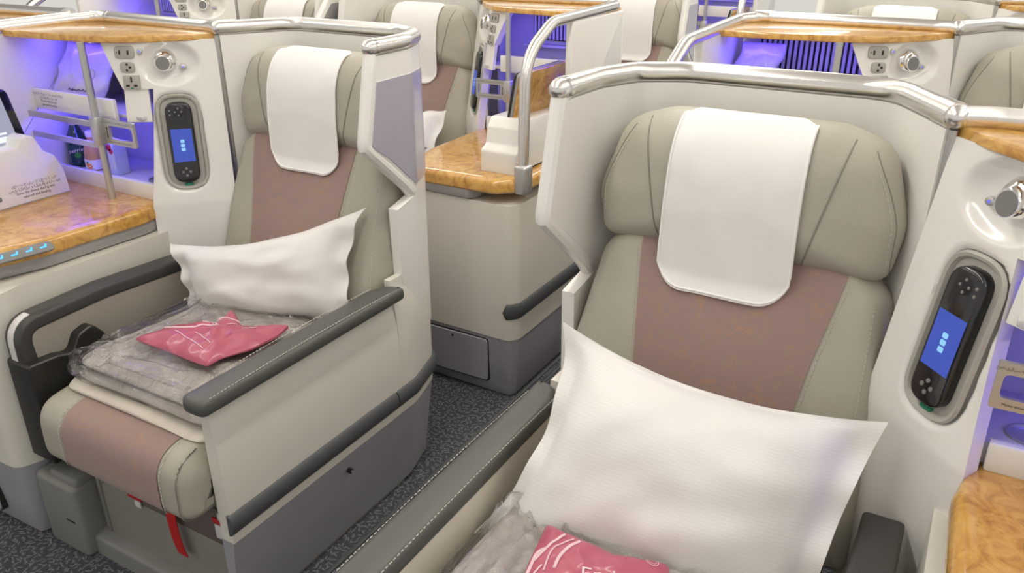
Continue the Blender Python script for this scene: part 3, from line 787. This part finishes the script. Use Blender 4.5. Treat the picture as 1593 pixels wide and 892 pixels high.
def make_handset(label):
    pos = face_pos(.115, .892)
    t = thing('handset', label, 'handset', pos(0, -.1, 0))
    b = mk('body', stack(rrect(.066, .205, .028, 8), rounded(-.0085, .009, .005, 3, False), pos), 'black_gloss', t)
    mk('screen', stack(rrect(.052, .084, .001, 2, 0, -.006), [(0, .0085), (0, .0096)], pos), 'screen_blue', b)
    for k in (-1, 0, 1):
        mk('screen_icon', stack(rrect(.010, .008, .002, 2, 0, -.006 + k * .0105), [(0, .0094), (0, .0100)], pos), 'screen_icon', b)
    for x, y in ((0, .088), (0, .070), (-.008, .079), (.008, .079), (.021, .083), (.021, .072)):
        mk('button', stack(circle(.0026, 10, x, y), rounded(.008, .0106, .001, 2, False), pos), 'lens_grey', b)
    mk('pad_ring', stack(circle(.013, 20, 0, .079), [(0, .008), (0, .0094), (-.002, .0098)], pos), 'black', b)
    for x, y in ((0, -.066), (0, -.084), (-.009, -.075), (.009, -.075)):
        mk('button', stack(circle(.0036, 10, x, y), rounded(.008, .0108, .001, 2, False), pos), 'lens_grey', b)
    return t

def make_tablet(label):
    t = thing('tablet', label, 'tablet', (.765, -.38, .86))
    m = CTX['m']
    pos = lambda a, b, d: (.752 + .22 * b - d, -.348 + a - .06 * b, .862 + b)      # leaning outwards; +d faces the seat
    b = mk('body', stack(rrect(.295, .160, .018, 5, 0, .080), rounded(-.006, .004, .002, 2), pos), 'black_gloss', t)
    mk('wood_back', stack(rrect(.291, .156, .017, 5, 0, .080), rounded(-.026, -.006, .004, 2), pos), 'burl_wood', t)
    mk('edge_band', stack(rrect(.294, .159, .018, 5, 0, .080), [(0, -.015), (0, -.006)], pos), 'slide_grey', t)
    sc = mk('screen', stack(rrect(.250, .124, .001, 2, 0, .084), [(0, .0035), (0, .0047)], pos), 'tablet_picture', b)
    mk('screen_bar', stack(rrect(.214, .005, .001, 2, -.004, .052), [(0, .0046), (0, .0052)], pos), 'tablet_bar', sc)
    for k in range(5): mk('screen_key', stack(rrect(.036, .014, .003, 3, -.090 + k * .043, .037), [(0, .0046), (0, .0053)], pos), 'tablet_bar', sc)
    mk('lettering', lettering(['Welcome on board'], .017, lambda a, b_, d: pos((a if m < 0 else -a) + .0, b_ + .095, .0053)), 'tablet_bar', sc)
    return t

def copy_tree(o, delta, parent=None):
    c = o.copy(); COL.objects.link(c); c.parent = parent
    if parent is None: c.location = o.location + Vector(delta)
    for ch in list(o.children): copy_tree(ch, None, c)
    return c

# ------------------------------------------------------------------ build the two front units, then copy them along the cabin
UNITS = {}
def build_unit(key, m, ox, oy, d):
    CTX.update(m=m, ox=ox, oy=oy)
    u = {'seat': make_seat(d['seat'])}
    u['cover'] = make_cover(d['cover']); u['console'] = make_console(d['console']); u['handset'] = make_handset(d['handset']); u['tablet'] = make_tablet(d['tablet'])
    UNITS[key] = (u, ox, oy)
GR = {'seat': 'taupe leather business seats', 'cover': 'white headrest covers', 'console': 'burl topped side consoles', 'handset': 'black remote handsets', 'tablet': 'wood backed tablets'}
def labels(front, cab):
    return {'seat': 'taupe seat in white shell ' + front, 'cover': 'white headrest cover on the seat ' + front, 'console': 'white console with burl table ' + cab,
            'handset': 'black handset docked in the console ' + cab, 'tablet': 'black wood-backed tablet on the console ' + cab}
L1 = (-1.455, 1.42); R1 = (-.325, 1.20)
build_unit('A', -1, *L1, {'seat': 'taupe and mauve seat in white shell with grey wing panel, holding the folded blanket',
    'cover': 'white cloth headrest cover above the seat with the folded blanket', 'console': 'white console with lit minibar and burl table, left edge of picture',
    'handset': 'black handset in the console left of the blanket seat', 'tablet': 'black tablet with lit screen standing in white dock at left edge'})
build_unit('B', 1, *R1, {'seat': 'nearest and largest taupe and mauve seat in white shell with bent rail',
    'cover': 'largest white cloth headrest cover, on the nearest seat', 'console': 'white console with burl table at the right edge of picture',
    'handset': 'largest black handset, beside the nearest seat at right', 'tablet': 'black tablet with wood back on the nearest seat console, at right'})
def place(key, ox, oy, d, only=None):
    u, bx, by = UNITS[key]; out = {}
    for k, o in u.items():
        if only and k not in only: continue
        c = copy_tree(o, (ox - bx, oy - by, 0)); c['label'] = d[k]; out[k] = c
    return out
place('B', -1.98, 2.59, labels('just behind the blanket seat, left of aisle', 'with open burl table just behind the blanket seat'))
place('A', .20, 2.37, labels('cut off at the right edge, second row', 'with slatted vent just behind the nearest seat'), only=('seat', 'cover', 'console'))
place('A', -1.455, 3.52, labels('third from front, left of the aisle', 'of the third seat left of the aisle'), only=('seat', 'cover'))
place('B', -.325, 3.36, labels('third from front, right of the aisle', 'at the top right corner of the picture'), only=('seat', 'cover', 'console'))
place('A', -2.66, 2.59, labels('at top left behind the left console', 'at top left, behind the left console'), only=('seat', 'cover', 'console'))
place('B', -1.98, 4.75, labels('fourth from front, left, mostly hidden', 'with violet niche furthest back beside the aisle'), only=('seat', 'console', 'tablet'))
place('B', -3.21, 1.42, labels('beyond the left edge of the picture', 'whose rail meets the left console rail'), only=('console',))
for k, (u, _, _) in UNITS.items():
    for kk, o in u.items(): o['group'] = GR[kk]
for o in list(COL.objects):
    for kk, nmn in (('seat', 'airline_seat'), ('cover', 'headrest_cover'), ('console', 'side_console'), ('handset', 'handset'), ('tablet', 'tablet')):
        if o.parent is None and o.name.split('.')[0] == nmn: o['group'] = GR[kk]

# ------------------------------------------------------------------ loose things on the front seats
def patch_pillow(name, label, m, o, C, bulge, dips, seed):
    CTX.update(m=m, ox=o[0], oy=o[1])
    c00, c10, c11, c01 = [Vector(c) for c in C]    # bottom-left, bottom-right, top-right, top-left (unit coords)
    nrm = (c10 - c00).cross(c01 - c00).normalized()
    if nrm.y > 0: nrm = -nrm
    N = 44; uv = []
    def fn(sign):
        def g(u, w_):
            a, b = 2 * u - 1, 2 * w_ - 1
            p = c00 * (1 - u) * (1 - w_) + c10 * u * (1 - w_) + c11 * u * w_ + c01 * (1 - u) * w_
            # edges pulled in between the corners
            ev = (c01 - c00) ; eu = (c10 - c00)
            p -= ev * (dips[0] * (1 - a * a) * max(0, b) ** 2); p += ev * (dips[1] * (1 - a * a) * max(0, -b) ** 2)
            p -= eu * (dips[2] * (1 - b * b) * max(0, a) ** 2); p += eu * (dips[3] * (1 - b * b) * max(0, -a) ** 2)
            q = (max(0, 1 - (abs(a) / .87) ** 2.6) * max(0, 1 - (abs(b) / .95) ** 2.6)) ** .55
            wr = noise.noise(Vector((u * 3.1 + seed, w_ * 2.7, 1))) * .014 + noise.noise(Vector((u * 8 + seed, w_ * 6, 5))) * .006
            edge = 1 - min(1, q * 2.2)
            rip = .008 * math.sin(w_ * 19 + seed) * edge * abs(a) ** 3 + .007 * math.sin(u * 23 + seed) * edge * abs(b) ** 3
            d = sign * (bulge * q + .0012) + (wr * (.35 + q)) + rip
            return tuple(p + nrm * d)
        return g
    vf = slab_grid(N, N, fn(1), fn(-1))
    uvs = [(i / (N - 1), j / (N - 1)) for j in range(N) for i in range(N)] * 2
    pb = (c00 + c10) / 2
    ob = mk(name, vf, 'pillow_cloth', None, org=tuple(pb), uv=uvs, ang=70)
    tag(ob, label, 'pillow', 'white seat pillows')
    return ob
# in unit coordinates; u runs towards the console side
patch_pillow('pillow', 'white pillow on the nearest seat at right', 1, R1, [(-.262, -.300, .49), (.255, -.25, .50), (.300, -.075, .765), (-.215, -.085, .800)], .070, (.10, .03, .02, .08), 1.3)
patch_pillow('pillow', 'white pillow propped behind the folded blanket, left seat', -1, L1, [(-.245, -.09, .545), (.215, -.19, .475), (.288, -.165, .665), (-.222, .005, .800)], .065, (.14, .02, .02, .06), 4.1)
patch_pillow('pillow', 'small white pillow corner behind the burl table, second row', 1, (-1.98, 2.59), [(-.24, -.25, .48), (.24, -.25, .48), (.245, -.07, .775), (-.22, -.04, .73)], .06, (.04, .02, .02, .02), 7.7)

def superslab(s0, s1, v0, v1, z0, z1, e1=.25, e2=.35, nz=.004, seed=0, nu=64, nv=24, rz=0, ridge=0.0):
    cs, cv, cz = (s0 + s1) / 2, (v0 + v1) / 2, (z0 + z1) / 2
    pw = lambda x, e: math.copysign(abs(x) ** e, x)
    def fn(u, q):
        a = 2 * PI * u; b = -PI / 2 * .999 + PI * .998 * q
        x = (s1 - s0) / 2 * pw(math.cos(b), e2) * pw(math.cos(a), e1); y = (v1 - v0) / 2 * pw(math.cos(b), e2) * pw(math.sin(a), e1); z = (z1 - z0) / 2 * pw(math.sin(b), .8)
        k = noise.noise(Vector((x * 9 + seed, y * 9, z * 5))) * nz + noise.noise(Vector((x * 26 + seed, y * 26, 2))) * nz * .5
        if ridge:
            w1 = Vector((x * 14 + seed + 1.5 * noise.noise(Vector((x * 6, y * 6, 1))), y * 22, z * 14 + 4))
            k += ridge * max(0, 1 - abs(noise.noise(w1)) * 3.2) ** 2 + ridge * .6 * max(0, 1 - abs(noise.noise(w1 * 2.3)) * 3.0) ** 2
        c, s_ = math.cos(rz), math.sin(rz)
        return (cs + x * c - y * s_, cv + x * s_ + y * c, cz + z + k * (1.4 if z > 0 else .5))
    V, F = grid(nu, nv, fn, closed_u=True)
    F.append(tuple(range(nu - 1, -1, -1))); F.append(tuple((nv - 1) * nu + i for i in range(nu)))
    return V, F
def blanket(label, m, o, org, s0, s1, v0, v1, z0):
    CTX.update(m=m, ox=o[0], oy=o[1])
    t = thing('blanket_pack', label, 'blanket', ((s0 + s1) / 2, (v0 + v1) / 2, z0))
    tag(t, label, 'blanket', 'plastic wrapped blankets')
    mk('fold', superslab(s0, s1, v0 - .012, v1, z0, z0 + .036, .14, .5, .010, 2), 'blanket_cream', t)
    mk('fold', superslab(s0 + .01, s1 - .012, v0 + .012, v1, z0 + .026, z0 + .054, .14, .5, .009, 5), 'blanket_grey', t)
    mk('fold', superslab(s0 + .008, s1 - .006, v0 + .028, v1, z0 + .044, z0 + .074, .14, .5, .007, 9), 'blanket_grey', t)
    mk('fold', superslab(s0 + .02, s1 - .03, v0 + .13, v1, z0 + .062, z0 + .084, .16, .5, .007, 12), 'blanket_grey', t)
    mk('plastic_wrap', superslab(s0 - .004, s1 + .022, v0 - .002, v1 + .012, z0 + .012, z0 + .090, .2, .45, .008, 21, 220, 80, ridge=.009), 'plastic_wrap', t)
    return t
blanket('grey blanket wrapped in clear plastic on the left seat', -1, L1, None, -.250, .215, -.545, -.10, .452)
blanket('grey blanket wrapped in clear plastic on the nearest seat', 1, R1, None, -.235, .215, -.62, -.20, .462)

def pouch(label, m, o, outline, z, h, lines, extra=None):
    CTX.update(m=m, ox=o[0], oy=o[1])
    ol = fillet(outline, .004, 3)
    n_ = len(ol); cx = sum(p[0] for p in ol) / n_; cy = sum(p[1] for p in ol) / n_
    t = thing('amenity_pouch', label, 'pouch', (cx, cy, z))
    tag(t, label, 'pouch', 'pink amenity pouches')
    ol = ccw([tuple(p) for p in resample([(*p, 0) for p in ol + [ol[0]]], .008)][:-1]); ol = ccw([(p[0], p[1]) for p in ol])
    n = len(ol); V = []; F = []; R = 12
    for k in range(R + 1):
        f = 1 - k / (R + .3)
        for (x, y) in ol:
            xx = cx + (x - cx) * f; yy = cy + (y - cy) * f
            hh = h * (1 - f ** 2.2) ** .8 + noise.noise(Vector((xx * 30, yy * 30, 3))) * .008 * (1 - f ** 3) + .003 * f + .004 * max(0, 1 - abs(noise.noise(Vector((xx * 22, yy * 22, 8)))) * 4) * (1 - f ** 4)
            if extra: hh += extra(xx, yy)
            V.append((xx, yy, z + hh))
    for k in range(R):
        for i in range(n): F.append((k * n + i, k * n + (i + 1) % n, (k + 1) * n + (i + 1) % n, (k + 1) * n + i))
    F.append(tuple(R * n + i for i in range(n)))
    topn = len(V)
    tree = BVHTree.FromPolygons([Vector(v) for v in V], F)
    B = [(x, y, q - .003 - .3 * max(0, q - z - .006)) for x, y, q in V]
    allV = V + B; allF = F + [tuple(reversed([i + topn for i in f])) for f in F]
    for i in range(n): allF.append((i, i + topn, (i + 1) % n + topn, (i + 1) % n))
    b = mk('pouch_body', (allV, allF), 'pink', t, ang=50)
    def drop(x, y, off=.0012):
        hh = tree.ray_cast(Vector((x, y, z + .3)), Vector((0, 0, -1)))
        return None if hh[0] is None else (x, y, hh[0].z + off)
    for pts, wd in lines:
        P = [drop(p.x, p.y) for p in resample([(*q, 0) for q in smooth_path([Vector((*q, 0)) for q in pts], 6)] if False else [tuple(q) for q in smooth_path([Vector((*q, 0)) for q in pts], 6)], .005)]
        P = [p for p in P if p]
        if len(P) > 2: mk('print_line', tube(P, wd, 6), 'pink_print', b)
    return t, b, drop

L_OUT = [(0.118, -0.423), (0.095, -0.347), (0.046, -0.299), (0.005, -0.287), (0.023, -0.217), (-0.069, -0.267), (-0.106, -0.253), (-0.169, -0.221), (-0.169, -0.276), (-0.162, -0.336), (-0.129, -0.389), (-0.128, -0.428), (-0.084, -0.428), (-0.002, -0.425)]
pouch('small pink pouch lying on the folded blanket, left seat', -1, L1, L_OUT, .549, .028,
      [([(.105, -.352), (.073, -.368), (.017, -.361), (-.013, -.326), (-.045, -.316)], .0022), ([(.028, -.303), (-.005, -.300), (-.045, -.318)], .0011), ([(.020, -.308), (-.008, -.306), (-.043, -.324)], .0009),
       ([(-.005, -.285), (-.04, -.252)], .0018), ([(.029, -.378), (-.085, -.398)], .0011), ([(-.02, -.362), (-.085, -.378)], .001), ([(-.049, -.297), (-.058, -.276)], .001), ([(-.10, -.30), (-.12, -.275)], .001)],
      extra=lambda x, y: .012 * max(0, (y + .26) / .045) + .010 * max(0, (-x - .12) / .05))
R_OUT = [(-0.106, -0.447), (-0.108, -0.416), (-0.129, -0.307), (-0.045, -0.312), (-0.007, -0.316), (0.065, -0.295), (0.089, -0.356), (0.056, -0.463), (-0.045, -0.503)]
pt, pb, drop = pouch('larger pink pouch on the nearest seat, bottom edge of picture', 1, R1, R_OUT, .5655, .022,
      [([(-.105, -.393), (-.088, -.325)], .0022), ([(-.098, -.429), (-.108, -.378), (-.097, -.366)], .0026), ([(-.079, -.411), (-.088, -.369), (-.072, -.328)], .0013), ([(-.066, -.404), (-.070, -.372), (-.058, -.335)], .0026), ([(-.09, -.44), (-.088, -.40)], .0015)])
def on_pouch(x0, y0, ang):
    c, s_ = math.cos(ang), math.sin(ang)
    def g(a, b, d):
        q = drop(x0 + a * c - b * s_, y0 + a * s_ + b * c, .0016); return q if q else (x0 + a * c - b * s_, y0 + a * s_ + b * c, .57)
    return g
mk('lettering', lettering(['Emirates'], .034, on_pouch(.026, -.374, .40)), 'pink_print', pb)
def ring2(r0, r1, pos, n=28):
    V = [pos(r * math.cos(2 * PI * i / n), r * math.sin(2 * PI * i / n), 0) for r in (r0, r1) for i in range(n)]
    return V, [(i, (i + 1) % n, n + (i + 1) % n, n + i) for i in range(n)]
gp = on_pouch(.046, -.312, .4)
mk('emblem', join(ring2(.0085, .0095, gp), ring2(.0055, .0062, gp)), 'pink_print', pb)

# ------------------------------------------------------------------ things in the front left console niche
CTX.update(m=-1, ox=L1[0], oy=L1[1])
def lathe(prof, cx, cy, n=24):
    V = [(cx + r * math.cos(2 * PI * i / n), cy + r * math.sin(2 * PI * i / n), z) for r, z in prof for i in range(n)]
    F = [(k * n + i, k * n + (i + 1) % n, (k + 1) * n + (i + 1) % n, (k + 1) * n + i) for k in range(len(prof) - 1) for i in range(n)]
    F.append(tuple(range(n - 1, -1, -1))); F.append(tuple((len(prof) - 1) * n + i for i in range(n)))
    return V, F
def band(cx, cy, r, z0, z1, a0, a1, n=14, d=.0008, shape=None):
    def fn(dd):
        def g(u, q):
            a = a0 + (a1 - a0) * u; zz = z0 + (z1 - z0) * q
            rr = r(zz) if callable(r) else r
            return (cx + (rr + dd) * math.cos(a), cy + (rr + dd) * math.sin(a), zz)
        return g
    return slab_grid(n, 6, fn(d), fn(-.0005))
ZB = .7705
FA = -2.45   # angle of a bottle side that faces the aisle (unit coordinates)
def green_bottle():
    cx, cy = .805, -.034
    t = thing('water_bottle', 'green glass water bottle with gold cap in the left console', 'bottle', (cx, cy, ZB))
    pr = [(.028, ZB), (.0315, ZB + .004), (.0315, ZB + .05), (.0305, ZB + .066), (.026, ZB + .084), (.0185, ZB + .101), (.0132, ZB + .114), (.0120, ZB + .120)]
    b = mk('glass_body', lathe(pr, cx, cy), 'bottle_green', t)
    c = mk('cap', lathe([(.0125, ZB + .119), (.0135, ZB + .121), (.0135, ZB + .134), (.0115, ZB + .137)], cx, cy), 'gold_cap', t)
    rad = lerp_table([(ZB, .0317), (ZB + .05, .0317), (ZB + .066, .0307), (ZB + .084, .0262)])
    def disc(rr, dd, zc, am=1.0):
        N_ = 20; V = []; F = []
        for k in range(6):
            f = k / 5
            for i in range(N_):
                a = 2 * PI * i / N_; zz = zc + rr * f * math.sin(a); ang = FA + am * rr * f * math.cos(a) / .0317
                V.append((cx + (rad(zz) + dd) * math.cos(ang), cy + (rad(zz) + dd) * math.sin(ang), zz))
        for k in range(5):
            for i in range(N_): F.append((k * N_ + i, k * N_ + (i + 1) % N_, (k + 1) * N_ + (i + 1) % N_, (k + 1) * N_ + i))
        return V, F
    l = mk('label_disc', disc(.0255, .0006, ZB + .044), 'label_dark', b)
    mk('label_lime', disc(.0085, .0012, ZB + .036), 'leaf', l)
    def curve(a, b_, d):
        ang = FA + a / .0317; zz = ZB + .050 + b_
        return (cx + (rad(zz) + .0018) * math.cos(ang), cy + (rad(zz) + .0018) * math.sin(ang), zz)
    mk('lettering', lettering(['perrier'], .016, lambda a, b_, d: curve(-a, b_ + .15 * a, d)), 'label_white', l)
green_bottle()
def juice_bottle():
    cx, cy = .728, -.036
    t = thing('juice_bottle', 'clear bottle of amber juice with white label in the left console', 'bottle', (cx, cy, ZB))
    b = mk('body', lathe([(.026, ZB), (.029, ZB + .004), (.029, ZB + .034), (.0285, ZB + .050), (.025, ZB + .066), (.018, ZB + .080), (.013, ZB + .088), (.0125, ZB + .096)], cx, cy), 'juice', t)
    mk('cap', lathe([(.0145, ZB + .094), (.0148, ZB + .096), (.0148, ZB + .108), (.0135, ZB + .110)], cx, cy), 'label_white', t)
    l = mk('label_band', band(cx, cy, .0292, ZB + .004, ZB + .032, FA - 1.6, FA + 1.6), 'label_white', b)
    def orange(a0, z0, r, mat, dd):
        N_ = 16; V = [(cx + (.0300 + dd) * math.cos(FA + a0 + r * math.cos(2 * PI * i / N_) / .029), cy + (.0300 + dd) * math.sin(FA + a0 + r * math.cos(2 * PI * i / N_) / .029), ZB + z0 + r * math.sin(2 * PI * i / N_)) for i in range(N_)]
        return mk('fruit_print', (V, [tuple(range(N_))]), mat, l)
    orange(.55, .014, .0075, 'orange', .0006); orange(.80, .018, .005, 'orange', .0009); orange(.72, .025, .003, 'leaf', .0012)
juice_bottle()
def juice_carton():
    t = thing('berry_drink', 'pale blue drink pack with red berries behind the metal pole', 'drink pack', (.628, -.038, ZB))
    b = mk('carton', stack(rrect(.044, .044, .004, 3, .628, -.038), rounded(ZB, ZB + .090, .003, 2), up), 'carton_blue', t)
    for x, z, r in ((.566, .070, .009), (.555, .078, .009), (.541, .080, .010), (.560, .055, .008), (.535, .070, .008), (.563, .026, .008)):
        mk('berry_print', stack(circle(r, 14, x + .080, ZB + z), [(0, -.0598), (0, -.0608)], front), 'berry', b)
    return t
juice_carton()
# sealed bag leaning in the upper niche
def niche_bag(label, m, o, s0, s1):
    CTX.update(m=m, ox=o[0], oy=o[1])
    def fn(sg):
        def g(u, q):
            a, b = 2 * u - 1, 2 * q - 1
            s = s0 + (s1 - s0) * u + .05 * (q - 1) * -.6; z = .965 + .150 * q
            bl = .022 * (max(0, 1 - a ** 4) * max(0, 1 - b ** 4)) ** .6
            k = noise.noise(Vector((s * 22, z * 22, 2))) * .010 + noise.noise(Vector((s * 60, z * 40, 4))) * .003
            return (s + .004 * math.sin(q * 14), -.060 + .075 * q - sg * (bl + .001) + k, z)
        return g
    b = mk('sealed_bag', slab_grid(30, 26, fn(1), fn(-1)), 'bag_clear', None, org=((s0 + s1) / 2, -.05, .965), ang=60)
    tag(b, label, 'bag', 'sealed plastic bags in the niches')
    tree = [fn(1)(u, q) for u, q in ((.5, .35),)]
    def ln(f):
        return [(lambda p: (p[0], p[1] - .0015, p[2]))(fn(1)(u, f(u))) for u in frange(.12, .62, 26)]
    mk('print_line', tube(ln(lambda u: .22 + .05 * (1 - u) + .018 * math.sin(u * 90)), .0011, 5), 'ink', b)
    mk('print_line', tube([(lambda p: (p[0], p[1] - .0015, p[2]))(fn(1)(.28 + .09 * math.cos(a), .52 + .10 * math.sin(a))) for a in frange(0, 6.2, 26)], .0008, 5), 'socket_grey', b)
niche_bag('clear plastic bag of grey contents in the left console niche', -1, L1, .585, .815)
niche_bag('crumpled plastic bag in the niche beside the slatted vent', -1, (.20, 2.37), .70, .82)

# ------------------------------------------------------------------ divider between the paired seats of the second row
CTX.update(m=1, ox=-2.32, oy=2.59)
dv = thing('seat_divider', 'white and grey divider between the paired seats, top left', 'divider', (0, 0, 0))
mk('divider_panel', stack(fillet([(-.35, .3), (-.35, .80), (-.02, 1.16), (.27, 1.16), (.27, .3)], .03, 5), rounded(-.015, .015, .006, 3), side), 'shell_white', dv)
mk('divider_inlay', stack(fillet([(-.16, .99), (-.02, 1.13), (.10, 1.13), (.10, .99)], .01, 4), [(0, .014), (0, .018)], side), 'slide_grey', dv)
for v in (.17, .21): mk('rivet', stack(circle(.008, 12, v, 1.11), rounded(.012, .020, .004, 2, False), side), 'metal_satin', dv)
